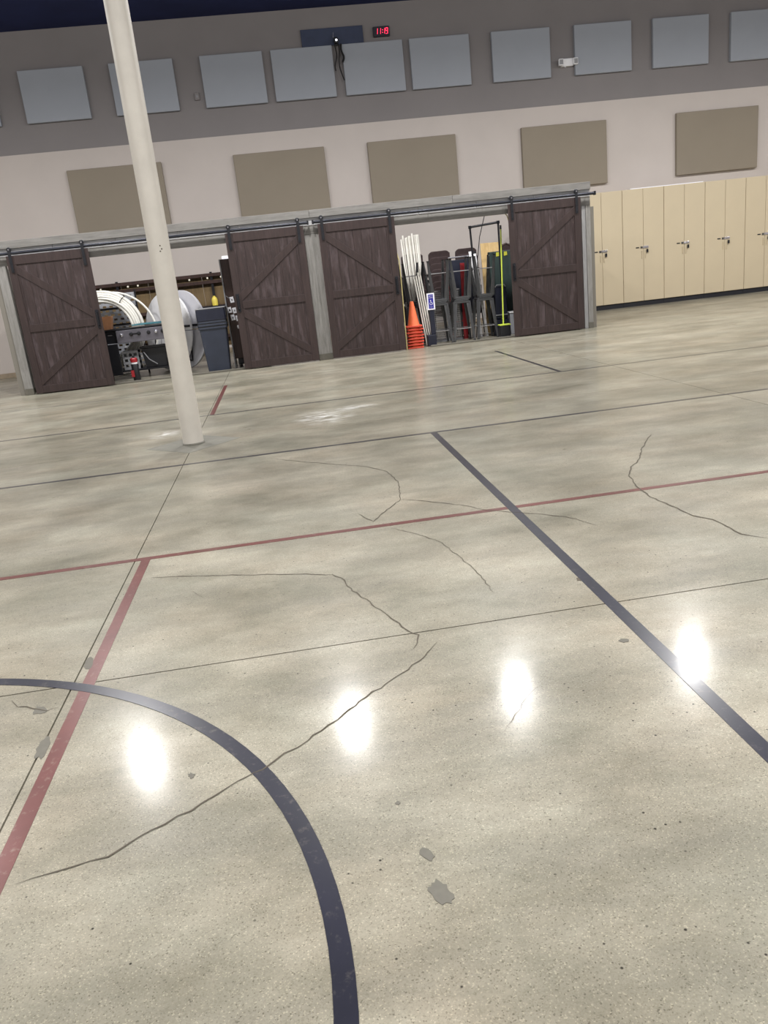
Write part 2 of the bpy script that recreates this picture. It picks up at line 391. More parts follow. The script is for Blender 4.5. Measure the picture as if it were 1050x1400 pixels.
# ================================================================== barn doors
DW, DH, DZ = 1.375, 2.36, .02
def barn_door(xc, point_right, label):
    t = thing('barn_door', label, 'door', (xc, FY-.06, DZ))
    hw = DW/2; S = .125; n = 9; pw = (DW-.02)/n
    for k in range(n):
        x0 = -hw+.01+k*pw
        MB().box(x0+.0012, x0+pw-.0012, .0, .022, .01, DH-.01).build('plank', 'door_plank', t, bevel=.0015)
    MB().box(-hw+.012, hw-.012, .022, .03, .02, DH-.02).build('backing_board', 'door_frame', t)
    for a in (-hw, hw-S): MB().box(a, a+S, -.014, -.001, 0, DH).build('stile', 'door_frame', t, bevel=.003)
    zr = 1.13
    for a, b_ in ((0, .13), (zr-.065, zr+.065), (DH-.15, DH)): MB().box(-hw+S+.001, hw-S-.001, -.014, -.001, a, b_).build('rail', 'door_frame', t, bevel=.003)
    s = 1 if point_right else -1
    xi = hw-S
    # braces run from the middle of the opening edge to the far corners, ends cut to the frame
    for z_far, z_near in ((DH-.15, zr+.066), (.13, zr-.066)):
        d = .15 if z_far > z_near else -.15
        poly = [(s*xi, z_near), (s*xi, z_near+d), (-s*xi+s*.0, z_far), (-s*xi, z_far-d)]
        poly = [(px, pz) for px, pz in poly]
        MB().prism(poly, -.013, -.001, 'xz').build('brace', 'door_frame', t, bevel=.003)
    for a in (-hw+.075, hw-.085):
        h = MB().box(a-.025, a+.025, -.034, -.028, DH-.28, DH+.13).build('hanger_strap', 'black_metal', t, bevel=.003)
        MB().lathe([(.01, -.012), (.034, -.012), (.04, -.008), (.031, 0), (.04, .008), (.034, .012), (.01, .012)], 18, (a, 0.0, DH+.1), 'y').build('wheel', 'black_metal', h, smooth=True)
        for zz in (DH-.24, DH-.12, DH+.1):
            MB().lathe([(.013, -.04), (.013, -.0345)], 8, (a, 0, zz), 'y').build('bolt', 'black_metal' if zz < DH else 'chrome', h)
    hx = s*(hw-.06)
    MB().box(hx-.028, hx+.028, -.027, -.022, zr-.12, zr+.2).build('handle_plate', 'black_metal', t, bevel=.002)
    MB().tube([(hx, -.025, zr-.08), (hx, -.07, zr-.07), (hx, -.07, zr+.15), (hx, -.025, zr+.16)], .011, 8).build('handle', 'black_metal', t, smooth=True)
    return t
barn_door(-3.80, True, 'heavily scuffed dark brown barn door by the far grey end post')
barn_door(-.075, False, 'dark brown barn door between the slate bin and the wide grey post')
barn_door(1.56, True, 'dark brown barn door between the wide grey post and orange cones')
barn_door(5.025, False, 'dark brown barn door with scratched brace beside the cream cabinets')

# ================================================================== column
t = thing('column', 'tall round cream painted steel column rising from the floor', 'column', (-1.05, 8.3, 0))
MB().lathe([(.104, 0), (.104, CZ)], 40).build('shaft', 'column_paint', t, smooth=True)
MB().lathe([(.112, .0), (.112, .012), (.104, .02)], 40).build('base_ring', 'patch_pale', t, smooth=True)
MB().box(-.003, .003, -.1045, -.1, .02, CZ-.01).build('weld_seam', 'column_paint', t)
for a, z in ((-1.35, 1.93), (-1.25, 1.90), (-1.4, 1.88)):
    MB().lathe([(.004, 0), (.007, .003), (.003, .006)], 8).xf(Matrix.Translation((.102*math.cos(a), .102*math.sin(a), z)) @ Matrix.Rotation(a, 4, 'Z') @ Matrix.Rotation(PI/2, 4, 'Y')).build('chip', 'crack', t)

# ================================================================== wall panels
def wpanel(x0, x1, z0, z1, mat, label, grp):
    o = MB().box(-(x1-x0)/2, (x1-x0)/2, -.09, 0, 0, z1-z0).build('acoustic_panel', mat, bevel=.012, loc=((x0+x1)/2, Y1-.001, z0))
    return tag(o, label, 'acoustic panel', grp)
UP = [(-6.65, 'blue-grey acoustic panel at the end of the upper row, past the round column', ), (-4.765, 'blue-grey upper acoustic panel, second past the round column'), (-2.88, 'blue-grey upper acoustic panel partly behind the round column'), (-.96, 'blue-grey upper acoustic panel next to the tiny switch box'),
      (.57, 'blue-grey upper acoustic panel below the navy plate, between switch box and cables'), (2.13, 'blue-grey upper acoustic panel below the red clock, beside hanging cables'), (3.63, 'blue-grey upper acoustic panel just past the clock'), (5.485, 'blue-grey upper acoustic panel between the clock group and the white emergency light'),
      (7.4, 'blue-grey upper acoustic panel touching the white emergency light'), (9.255, 'blue-grey upper acoustic panel, next after the emergency light panel'), (11.14, 'blue-grey upper acoustic panel above the cabinets, second past the emergency light panel')]
for x, lb in UP: wpanel(x, x+1.345, 5.25, 6.27, 'fabric_grey', lb, 'upper acoustic panels')
LO = [(-4.17, 2.82, 'taupe acoustic panel crossed by the round column'), (-.55, 2.90, 'taupe acoustic panel above the two middle barn doors'), (2.475, 2.90, 'taupe acoustic panel above the opening with bar stools'), (6.065, 2.89, 'taupe acoustic panel above the barn door by the cabinets'), (9.825, 2.895, 'taupe acoustic panel above the cream cabinets')]
for x, z, lb in LO: wpanel(x, x+2.04, z, 4.265, 'fabric_taupe', lb, 'lower acoustic panels')

# clock
t = thing('wall_clock', 'black digital wall clock with glowing red digits 11:19', 'clock', (3.04, Y1, 6.46))
MB().box(-.18, .18, -.07, 0, -.1, .1).build('case', 'clock_black', t, bevel=.008)
SEG = {'1': 'bc', '9': 'abcdfg'}
def digit(ch, x, t):
    m = MB(); w_, h_ = .042, .11; th = .009
    g = {'a': ((0, h_), (w_, h_)), 'b': ((w_, h_), (w_, h_/2)), 'c': ((w_, h_/2), (w_, 0)), 'd': ((0, 0), (w_, 0)), 'e': ((0, h_/2), (0, 0)), 'f': ((0, h_), (0, h_/2)), 'g': ((0, h_/2), (w_, h_/2))}
    for s in SEG[ch]:
        (ax, az), (bx, bz) = g[s]; sh = .12
        m.beam((x+ax+az*sh, -.072, az-.05), (x+bx+bz*sh, -.072, bz-.05), th, .006)
    return m.build('digit', 'led_red', t)
for ch, x in (('1', -.135), ('1', -.065), ('1', .025), ('9', .092)): digit(ch, x, t)
for x, z in ((.017, -.03), (.023, .018)): MB().box(x, x+.014, -.076, -.069, z, z+.014).build('colon_dot', 'led_red', t)
# navy plate, camera and cables
tag(MB().box(-.68, .68, -.05, 0, 0, .34).build('wall_plate', 'navy_panel', bevel=.008, loc=(1.955, Y1, 6.275)), 'dark navy rectangular plate high on the wall beside the clock', 'wall plate')
t = thing('wall_camera', 'small black wall camera with a white glint in front of navy plate', 'camera', (2.02, Y1-.05, 6.3))
MB().box(-.04, .04, -.03, 0, -.05, .12).build('bracket', 'black_metal', t, bevel=.006)
MB().lathe([(.02, -.16), (.05, -.15), (.055, -.03)], 16, (.0, 0, .03), 'y').build('housing', 'black_plastic', t, smooth=True)
MB().lathe([(.018, -.168), (.022, -.16)], 12, (.0, 0, .03), 'y').build('lens', 'led_white', t)
MB().beam((-.06, -.06, .1), (-.04, -.06, .2), .012, .012).build('antenna', 'chrome', t)
for i, (dx, ln, mt) in enumerate(((-.05, .52, 'black_rubber'), (.03, .72, 'black_rubber'), (.085, .36, 'black_rubber'))):
    pts = [(dx+.05*math.sin(k*.55+i*2)*(k/10), -.03, -ln*k/10) for k in range(11)]
    tag(MB().tube(pts, .012 if i != 2 else .02, 6).build('hanging_cable', mt, smooth=True, loc=(2.03, Y1-.1, 6.27)), ['thin black cable hanging from the wall camera, close to its panel', 'longest black cable hanging from the wall camera', 'short thick black cable under the wall camera'][i], 'cable', 'camera cables')
# switch box and emergency light
t = thing('switch_box', 'tiny grey switch box on upper wall beside acoustic panel', 'switch box', (-1.13, Y1, 5.43))
MB().box(-.05, .05, -.05, 0, 0, .15).build('box_body', 'wall_grey', t, bevel=.008); MB().box(-.02, .02, -.056, -.05, .05, .1).build('cover', 'shade_grey', t)
t = thing('emergency_light', 'white emergency light with square lamp heads on upper wall', 'emergency light', (7.2, Y1, 5.53))
MB().box(-.13, .16, -.094, 0, -.08, .08).build('battery_case', 'plastic_white', t, bevel=.012)
for a in (-.15, .19):
    h = MB().box(a-.055, a+.055, -.17, -.095, -.07, .07).build('lamp_head', 'plastic_white', t, bevel=.012)
    MB().box(a-.04, a+.04, -.174, -.17, -.05, .05).build('lens', 'shade_grey', h)
MB().box(-.06, -.03, -.1, -.09, -.1, -.08).build('test_button', 'plastic_white', t)

# ================================================================== cream cabinets
CW = 1.02; CF = 19.14
CAB = ['first cream double-door cabinet beyond the barn door post', 'second cream double-door cabinet from the barn door post', 'third cream double-door cabinet from the barn door post', 'fourth cream double-door cabinet from the barn door post', 'fifth cream double-door cabinet from the barn door post', 'sixth cream double-door cabinet from the barn door post']
for i in range(6):
    xa = 7.205+i*CW
    t = thing('storage_cabinet', CAB[i], 'cabinet', (xa+CW/2, CF, 0), group='row of cream cabinets'); h = CW/2
    MB().box(-h+.002, h-.002, .02, .58, .11, 2.66).build('body', 'locker_cream', t, bevel=.004)
    MB().box(-h+.002, h-.002, .03, .57, 0, .11).build('plinth', 'plinth_black', t)
    for s in (-1, 1):
        d = MB().box(*sorted((s*.004, s*(h-.007))), 0, .02, .115, 2.65).build('door', 'locker_cream', t, bevel=.003)
        if s < 0:
            MB().box(-.19, -.11, -.004, 0, 1.335, 1.36).build('card_slot', 'black_plastic', d)
            MB().box(-.075, -.03, -.012, 0, 1.325, 1.37).build('hasp_staple', 'gunmetal', d)
            MB().box(-.05, -.035, -.02, 0, 1.1, 1.27).build('finger_pull', 'locker_cream', d)
        else:
            MB().box(-.02, .12, -.018, 0, 1.325, 1.375).build('hasp', 'chrome', d, bevel=.004)
            p = MB().box(.06, .105, -.04, -.019, 1.22, 1.3).build('padlock', 'black_metal', d, bevel=.006)
            MB().box(.035, .05, -.02, 0, 1.1, 1.24).build('finger_pull', 'locker_cream', d)
tag(MB().box(-.9, .9, -.16, .16, 0, .018).build('white_board_strip', 'sign_white', loc=(9.35, CF+.22, 2.662)), 'thin white board lying on top of two cream cabinets', 'board')

# ================================================================== LEFT OPENING
# shelving rack at the back
t = thing('storage_rack', 'dark steel rack with tan boards behind the white hose coil', 'rack', (-2.6, 17.75, 0))
for x in (-1.65, -.62, .2, 1.3, 1.62): MB().box(x-.025, x+.025, -.025, .025, 0, 1.82).build('upright', 'black_metal', t)
for z in (1.76, 1.62, 1.12, .5): MB().box(-1.66, 1.66, -.04, -.026, z-.03, z+.035).build('beam', 'cabinet_wood', t)
for k in range(6): MB().box(-1.65+k*.55, -1.65+k*.55+.545, .03, .05, .3, 1.75).build('back_board', 'tan_board', t)
MB().box(1.0, 1.62, -.17, -.045, 1.115, 1.14).build('ledge', 'black_metal', t)
MB().box(-1.62, 1.62, .056, .5, 1.09, 1.12).build('shelf', 'tan_board', t)
for x in (-1.2, -.95, -.4, -.2, .55, .85, 1.22, 1.5): MB().lathe([(.006, -.06), (.02, -.055), (.02, -.04)], 8, (x, 0, 1.7), 'y').build('bolt', 'brass', t)
t = thing('spray_bottle', 'small yellow bottle on the dark rack above the bin', 'bottle', (-1.3, 17.65, 1.142))
MB().lathe([(.055, 0), (.06, .02), (.06, .12), (.045, .16), (.025, .175)], 14).build('bottle_body', 'yellow', t, smooth=True); MB().lathe([(.026, .176), (.026, .195)], 10).build('cap', 'yellow', t)
# perforated panel
t = thing('perforated_panel', 'grey perforated metal panel standing inside the hose coil', 'panel', (-3.35, 17.06, 0))
m = MB(); nz = 17
for k in range(nz+1): m.box(-.55, .55, 0, .012, .1+k*.085, .1+k*.085+.045)
for k in range(nz):
    for j in range(9):
        xx = -.55+j*.13+(.04 if k % 2 else 0); m.box(xx, min(.55, xx+.06), .001, .011, .1+k*.085+.045, .1+(k+1)*.085)
tag(m.build('perforated_sheet', 'plastic_grey', t), kind='stuff')
for a in (-.58, .55): MB().box(a, a+.03, -.01, .03, 0, 1.62).build('edge_channel', 'black_metal', t)
for z in (1.3, .98): MB().box(-.55, .55, -.012, -.002, z, z+.03).build('cross_bar', 'black_metal', t)
# hose coil
t = thing('hose_coil', 'big coil of thick white hose standing upright behind the grill', 'hose coil', (-3.42, 16.78, .92))
k = 0
for r, y in ((.735, .0), (.70, -.05), (.735, -.09), (.665, .01), (.69, -.13), (.625, -.05), (.65, -.16), (.58, -.1), (.61, -.16), (.54, -.04), (.575, -.02), (.56, -.15)):
    MB().tube([(r*math.cos(a), y+.012*math.sin(3*a+k), r*math.sin(a)) for a in [2*PI*j/48 for j in range(48)]], .024, 8, True).build('hose_loop', 'pvc_white', t, smooth=True); k += 1
for a in (.9, 2.3, 4.2): MB().tube([(.67*math.cos(a)+.09*math.cos(b_)*math.cos(a), -.035+.16*math.sin(b_), .67*math.sin(a)+.09*math.cos(b_)*math.sin(a)) for b_ in [2*PI*j/16 for j in range(16)]], .008, 6, True).build('tie_strap', 'black_rubber', t)
tag(MB().tube([(.80*math.cos(a), 0, .80*math.sin(a)) for a in [2*PI*j/56 for j in range(56)]], .02, 8, True).build('hoop', 'pvc_white', smooth=True, loc=(-3.27, 16.95, .82)), 'thin white hoop standing behind the thick hose coil', 'hoop')
# grill cart
t = thing('gas_grill', 'black gas grill cart with dark grey knob panel', 'grill', (-2.78, 15.95, 0))
for sx in (-1, 1):
    for y in (.05, .42): MB().box(sx*.60-.025, sx*.60+.025, y-.025, y+.025, .08, .68).build('leg', 'black_metal', t)
for sx in (-1, 1):
    for y in (.05, .42): MB().lathe([(.02, -.02), (.05, -.02), (.05, .02), (.02, .02)], 16, (sx*.60, y, .05), 'x').build('wheel', 'black_rubber', t)
MB().box(-.63, .63, 0.02, .46, .69, .92).build('firebox', 'black_metal', t, bevel=.01)
cp = MB().box(-.3, .63, -.03, .02, .68, .915).build('control_panel', 'control_grey', t, bevel=.008)
for x in (-.2, -.02, .12, .3, .44, .56):
    MB().lathe([(.0, -.075), (.026, -.07), (.03, -.045), (.036, -.035), (.036, -.03)], 14, (x, 0, .83), 'y').build('knob', 'black_plastic' if x not in (-.2, .44) else 'chrome', cp)
MB().box(-.06, .12, -.036, -.03, .82, .845).build('badge', 'black_plastic', cp)
MB().box(-.66, .66, -.02, .48, .92, .95).build('cooking_plate', 'black_metal', t, bevel=.006)
MB().box(-.63, -.31, -.03, .018, .1, .68).build('side_door', 'black_metal', t, bevel=.006)
MB().box(-.57, .57, .03, .44, .14, .17).build('bottom_shelf', 'black_metal', t)
for x in (-.55, -.4): MB().box(x-.05, x+.03, -.04, -.03, .84, .855).build('hook', 'chrome', t)
# things on / in the grill
tag(MB().tube([(0, 0, .0), (.2, 0, .005), (.5, .02, 0), (.8, .03, -.004)], [.014, .02, .02, .014], 10).build('foam_stick', 'turquoise', smooth=True, loc=(-2.78, 16.02, .985)), 'turquoise foam stick lying on the grill top', 'stick')
t = thing('cardboard_box', 'small tan cardboard box on the grill beside the scuffed door', 'box', (-3.25, 16.2, .951))
MB().prism([(-.06, 0), (.07, 0), (.11, .24), (-.1, .24)], -.1, .1, 'xz').build('carton', 'cardboard', t); MB().box(-.1, .11, -.12, -.1, .2, .245).build('flap', 'cardboard', t)
t = thing('canister', 'black canister with red and white collar below the grill', 'canister', (-2.78, 15.55, 0))
MB().lathe([(.06, 0), (.066, .02), (.066, .27), (.05, .31)], 18).build('canister_body', 'black_plastic', t, smooth=True)
MB().lathe([(.058, .311), (.058, .34)], 18).build('white_collar', 'sign_white', t); MB().lathe([(.062, .341), (.064, .40), (.05, .42)], 18).build('red_cap', 'red_paint', t)
MB().lathe([(.02, .421), (.02, .46), (.012, .47)], 10).build('nozzle', 'black_plastic', t)
MB().box(-.075, -.02, -.075, -.058, .08, .2).build('red_tag', 'red_paint', t)
t = thing('black_tote', 'black plastic tote on the bottom shelf of the grill', 'tote', (-2.46, 16.2, .171))
MB().prism([(-.2, 0), (.2, 0), (.24, .36), (-.24, .36)], -.12, .12, 'xz').build('tub', 'black_plastic', t, bevel=.01); MB().box(-.26, .26, -.14, .14, .36, .4).build('lid', 'black_plastic', t, bevel=.01)
MB().tube([(-.2, -.15, .3), (-.12, -.16, .16), (.02, -.15, .05)], .01, 6).build('strap', 'shade_grey', t, smooth=True)
t = thing('grey_crate', 'grey slotted crate on the bottom shelf of the grill', 'crate', (-2.92, 16.2, .171))
for z in (0, .1, .2, .3): MB().box(-.15, .15, -.12, .12, z, z+.045).build('slat_band', 'shade_grey', t)
for sx in (-.15, -.06, .03, .12): MB().box(sx, sx+.03, -.119, .119, .001, .344).build('rib', 'shade_grey', t)
# round fold-in-half tables on edge
def round_table(x, y, rz, mat, label, lean=.0):
    t = thing('folding_table', label, 'table', (x, y, .76), rz); r = .76; t.rotation_euler = (-.1, 0, rz)
    for s in (-1, 1):
        pts = [(r*math.cos(a), s*.006+s*abs(r*math.sin(a))) for a in [PI*k/24 for k in range(25)]]
        MB().prism(pts, -.02, .025, 'xz').build('half_top', mat, t, bevel=.008)
    MB().box(-.74, .74, -.045, -.021, .06, .1).build('hinge_bar', 'black_metal', t)
    MB().tube([(-.4, -.05, -.1), (-.42, -.06, -.55), (.3, -.06, -.6), (.3, -.05, -.1)], .014, 8).build('folded_leg', 'black_metal', t, smooth=True)
    return t
round_table(-2.25, 16.95, -.82, 'plastic_white', 'white round folding table stood on edge, half hidden by the column')
round_table(-1.95, 16.87, -.82, 'table_grey', 'light grey round folding table stood on edge beside the bin')
# bin
t = thing('rubbish_bin', 'tall slate blue square rubbish bin with hooded lid', 'bin', (-1.25, 15.62, 0))
m = MB(); vs = []
for z, a, b_ in ((0, .2, .17), (.8, .245, .205)):
    vs += [(sx*a, sy*b_, z) for sx, sy in ((-1, -1), (1, -1), (1, 1), (-1, 1))]
m.add(vs, [(3, 2, 1, 0), (4, 5, 6, 7), (0, 1, 5, 4), (1, 2, 6, 5), (2, 3, 7, 6), (3, 0, 4, 7)]).build('bin_body', 'bin_slate', t, bevel=.02)
for z, a in ((.78, .262), (.835, .268), (.885, .262)): MB().prism(rrect(-a, a, -a*.84, a*.84, .03), z, z+.035, 'xy').build('rim', 'bin_slate', t, bevel=.006)
MB().box(-.262, .262, -.215, .215, .815, .925).build('liner_band', 'black_plastic', t)
hood = MB().prism(rrect(-.265, .265, -.22, .22, .03), .925, 1.14, 'xy').build('hood', 'navy_plastic', t, bevel=.012)
MB().box(-.27, .27, -.225, .225, 1.14, 1.155).build('hood_rim', 'shade_grey', hood, bevel=.004)
# tall cabinet with photo cards
t = thing('tall_case', 'tall dark brown case with small white cards stuck on it', 'case', (-.6, 15.75, 0))
MB().box(-.35, .35, 0, .5, .17, 1.98).build('case_body', 'cabinet_wood', t, bevel=.006)
MB().box(-.375, -.352, -.012, .5, .0, 1.98).build('edge_trim', 'shade_grey', t)
MB().box(-.3, .3, .05, .45, .05, .17).build('base_frame', 'black_metal', t)
for x in (-.25, .25): MB().lathe([(.02, -.02), (.045, -.02), (.045, .02), (.02, .02)], 14, (x, .08, .046), 'x').build('caster', 'black_rubber', t)
for x, z in ((-.245, 1.25), (-.315, 1.07), (-.225, 1.055), (-.135, 1.03), (-.275, .93), (-.185, .91), (-.09, .88), (-.2, .75)):
    sm = .6 if z < .8 else 1
    c = MB().box(-.036*sm, .036*sm, -.006, -.001, -.052*sm, .052*sm).xf(Matrix.Translation((x, 0, z)) @ Matrix.Rotation(-.12, 4, 'Y')).build('photo_card', 'sign_white', t)
    if sm == 1: MB().box(-.014, .014, -.008, -.006, -.02, .014).xf(Matrix.Translation((x, 0, z)) @ Matrix.Rotation(-.12, 4, 'Y')).build('card_picture', 'shade_grey' if x > -.28 else 'black_plastic', c)
MB().beam((-.345, -.004, 1.33), (-.26, -.004, 1.26), .008, .006).build('string', 'shade_grey', t)
tag(MB().prism(rrect(-.09, .09, 0, .06, .02), -.1, .1, 'xz').build('paper_pad', 'sign_white', loc=(-.83, 15.95, 1.981)), 'small white pad lying on top of the tall brown case', 'pad')

# ================================================================== RIGHT OPENING
# banquet chairs
def make_chair():
    t = thing('stacking_chair', 'x', 'chair', group='stacked brown chairs'); w2 = .225
    MB().prism(rrect(-w2, w2, -.2, .22, .05), .42, .47, 'xy').build('seat', 'chair_brown', t, bevel=.015)
    bk = MB().prism(rrect(-w2, w2, 0, .46, .09, 6), -.02, .02, 'xz'); bk.xf(Matrix.Translation((0, -.235, .45)) @ Matrix.Rotation(.12, 4, 'X')); bk.build('backrest', 'chair_brown', t, bevel=.012)
    for s in (-1, 1):
        MB().tube([(s*.215, -.29, .86), (s*.22, -.225, .44), (s*.225, -.27, .01)], .011, 6).build('leg', 'gunmetal', t, smooth=True)
        MB().tube([(s*.22, -.225, .41), (s*.22, .18, .41), (s*.225, .22, .01)], .011, 6).build('leg', 'gunmetal', t, smooth=True)
    MB().tube([(-.222, .2, .2), (.222, .2, .2)], .008, 6).build('stretcher', 'gunmetal', t)
    return t
chair0 = make_chair(); used = False
SP = ['behind the white pipes', 'behind the blue reserved sign', 'behind the red frame', 'behind the dark green mat']
for si, (x, y) in enumerate(((2.83, 17.15), (3.40, 17.15), (3.97, 17.15), (4.83, 17.2))):
    for k in range(8):
        c = chair0 if not used else copy_tree(chair0); used = True
        c.location = (x+random.uniform(-.006, .006), y+k*.036, k*.118); c['label'] = 'dark brown stacking chair, %s in the stack %s' % (ORD[7-k], SP[si])
# bar stools
def make_stool(mat):
    t = thing('bar_stool', 'x', 'stool', group='metal bar stools'); H = .775
    MB().prism(rrect(-.155, .155, -.155, .155, .04), H-.02, H, 'xy').build('seat', mat, t, bevel=.008)
    MB().box(-.15, .15, -.15, .15, H-.06, H-.021).build('seat_skirt', mat, t, bevel=.006)
    for sx in (-1, 1):
        for sy in (-1, 1):
            MB().beam((sx*.128, sy*.135, H-.03), (sx*.195, sy*.195, .012), .085, .014, (0, 1, 0), .036, .012).beam((sx*.146, sy*.125, H-.03), (sx*.203, sy*.185, .012), .07, .014, (1, 0, 0), .034, .012).build('leg', mat, t)
            MB().box(sx*.198-.02, sx*.198+.02, sy*.192-.02, sy*.192+.02, 0, .014).build('rubber_foot', 'black_rubber', t)
    f = .172
    for a, b_ in (((-f, -f), (f, -f)), ((f, -f), (f, f)), ((f, f), (-f, f)), ((-f, f), (-f, -f))):
        MB().tube([(*a, .24), (*b_, .24)], .008, 6).build('foot_rail', 'steel_grey', t)
    return t
sA = make_stool('gunmetal'); sB = make_stool('black_metal')
pairs = [(3.04, 15.81, .03, 'behind the reserved sign'), (3.49, 15.83, -.02, 'in front of the red frame'), (3.945, 15.83, .03, 'next to the lime green pole')]
first = True
for x, y, rz, ph in pairs:
    for inv in (0, 1):
        s = sA if first else copy_tree(sA); first = False
        s.location = (x+(.02 if inv else 0), y, 1.552 if inv else 0); s.rotation_euler = (PI if inv else 0, 0, rz+(.02 if inv else 0))
        s['label'] = ('gunmetal bar stool turned upside down on another, ' if inv else 'gunmetal bar stool standing upright on the floor ')+ph
for inv in (0, 1):
    s = sB if not inv else copy_tree(sB)
    s.location = (2.60, 16.0, 1.552 if inv else 0); s.rotation_euler = (PI if inv else 0, 0, .1*inv)
    s['label'] = 'black bar stool turned upside down on another around the white pipes' if inv else 'black bar stool standing behind the orange cones'
# cones
def make_cone():
    t = thing('traffic_cone', 'x', 'traffic cone', group='stack of orange cones')
    MB().prism(rrect(-.155, .155, -.155, .155, .03), 0, .028, 'xy').build('base', 'cone_base', t, bevel=.006)
    MB().lathe([(.118, .0285), (.108, .05), (.035, .46), (.033, .468), (.028, .47), (.026, .46), (.098, .05), (.108, .0285)], 24).build('cone_body', 'cone_orange', t, smooth=True)
    return t
cn = make_cone()
NC = 8
for k in range(NC):
    c = cn if k == 0 else copy_tree(cn)
    c.location = (2.475+random.uniform(-.006, .006), 15.45+random.uniform(-.006, .006), k*.056); c.rotation_euler = (0, 0, random.uniform(-.1, .1))
    c['label'] = 'orange traffic cone, %s of the stack beside the barn door' % ORD[NC-1-k]
# white pipes
def pipe(a, b_, r=.017):
    t = MB().tube([(0, 0, 0), Vector(b_)-Vector(a)], r, 10).build('plastic_pipe', 'pvc_white', smooth=True, loc=a)
    return tag(t, 'long white plastic pipe standing in a bundle beside the cones', 'pipe', 'bundle of white pipes')
tops = [(2.46, 2.0), (2.505, 2.07), (2.55, 2.02), (2.585, 2.03), (2.615, 2.05), (2.645, 2.05), (2.68, 2.09), (2.735, 2.06), (2.765, 2.06), (2.80, 2.06)]
for i, (x, z) in enumerate(tops): pipe((2.60+i*.032, 16.25+.045*(i % 2), .0), (x+.06, 16.32+.045*(i % 2), z+.01), .0165)
for i in range(4):
    a = (2.73+i*.045, 15.62+.02*i, .005)
    tag(MB().tube([(0, 0, 0), Vector((2.60+i*.04, 15.65+.02*i, 1.25+.06*i))-Vector(a)], .014, 8).build('thin_pipe', 'pvc_white', smooth=True, loc=a), 'thin white pipe leaning behind the blue reserved sign', 'pipe', 'leaning thin pipes')
# reserved sign on post
t = thing('parking_sign', 'white and blue reserved parking sign on black post', 'sign', (2.80, 15.46, 0))
MB().box(-.085, .085, -.07, .07, 0, .21).build('base', 'navy_plastic', t, bevel=.012)
MB().box(-.0+.0, .09, -.03, .03, .21, .98).build('post', 'navy_plastic', t, bevel=.01)
pl = MB().box(-.035, .112, -.042, -.032, .67, .975).build('sign_plate', 'sign_white', t, bevel=.002)
MB().box(-.008, .086, -.0445, -.0425, .695, .952).build('blue_field', 'sign_blue', pl)
def text_mesh(s, size, x, z, y, mat, parent):
    cu = bpy.data.curves.new('t', 'FONT'); cu.body = s; cu.size = size; cu.align_x = 'CENTER'; cu.extrude = .0006
    o = bpy.data.objects.new('t', cu); col.objects.link(o); bpy.context.view_layer.update()
    me = bpy.data.meshes.new_from_object(o.evaluated_get(bpy.context.evaluated_depsgraph_get())); bpy.data.objects.remove(o)
    me.materials.clear(); me.materials.append(MATS[mat])
    ob = bpy.data.objects.new('lettering', me); col.objects.link(ob); ob.parent = parent; ob.location = (x, y, z); ob.rotation_euler = (PI/2, 0, 0)
    return ob
text_mesh('RESERVED', .018, .039, .918, -.0455, 'sign_white', pl); text_mesh('PARKING', .02, .039, .885, -.0455, 'sign_white', pl)
ic = MB()
ic.lathe([(.009, -.0465), (.009, -.0447)], 12, (.034, 0, .845), 'y')
ic.tube([(.04+.024*math.cos(a), -.0455, .785+.024*math.sin(a)) for a in [PI*.75+1.5*PI*k/14 for k in range(15)]], .004, 6)
ic.beam((.034, -.0455, .835), (.036, -.0455, .8), .008, .002).beam((.034, -.0455, .803), (.056, -.0455, .8), .007, .002).beam((.056, -.0455, .803), (.066, -.0455, .772), .007, .002).beam((.034, -.0455, .82), (.052, -.0455, .816), .006, .002)
ic.build('wheelchair_symbol', 'sign_white', pl)
text_mesh('ONLY', .02, .039, .715, -.0455, 'sign_white', pl).name = 'lettering'
# mesh basket
t = thing('mesh_basket', 'grey wire mesh basket standing behind the bar stools', 'basket', (3.24, 16.2, 0))
m = MB()
for k in range(23): m.beam((-.3, -.1, .06+k*.04), (.3, -.1, .04+k*.04), .014, .006)
for k in range(25): m.beam((-.3+k*.025, -.102, .05), (-.3+k*.025, -.102, .95), .009, .006)
for s in (-1, 1):
    for k in range(12): m.beam((s*.3, -.1, .06+k*.08), (s*.3, .1, .06+k*.08), .006, .006)
tag(m.build('wire_mesh', 'steel_grey', t), kind='stuff')
for sx in (-1, 1):
    for y in (-.1, .1): MB().box(sx*.3-.012, sx*.3+.012, y-.012, y+.012, 0, .98).build('corner_post', 'gunmetal', t)
MB().box(-.31, .31, -.115, .115, .0, .03).build('tray', 'plastic_grey', t); MB().box(-.31, .31, -.115, -.09, .96, .985).build('top_rim', 'chrome', t)
# red hand truck with white bits
t = thing('hand_truck', 'red hand truck with a curved handle behind the stools', 'hand truck', (3.6, 16.68, 0))
for s in (-1, 1): MB().tube([(s*.12-.0, 0, .03), (s*.12, 0, 1.1)], .016, 8).build('frame_rail', 'red_paint', t, smooth=True)
MB().tube([(-.12, 0, 1.1), (-.12, -.03, 1.2), (-.06, -.05, 1.25), (.06, -.05, 1.25), (.12, -.03, 1.2), (.12, 0, 1.1)], .02, 8).build('handle', 'red_paint', t, smooth=True)
for z in (.3, .6, .9): MB().box(-.12, .12, -.008, .008, z, z+.03).build('cross_bar', 'red_paint', t)
MB().box(-.17, .17, -.16, 0, .0, .012).build('toe_plate', 'red_paint', t)
for s in (-1, 1): MB().lathe([(.03, -.03), (.11, -.03), (.12, 0), (.11, .03), (.03, .03)], 18, (s*.2, .1, .12), 'x').build('wheel', 'black_rubber', t, smooth=True)
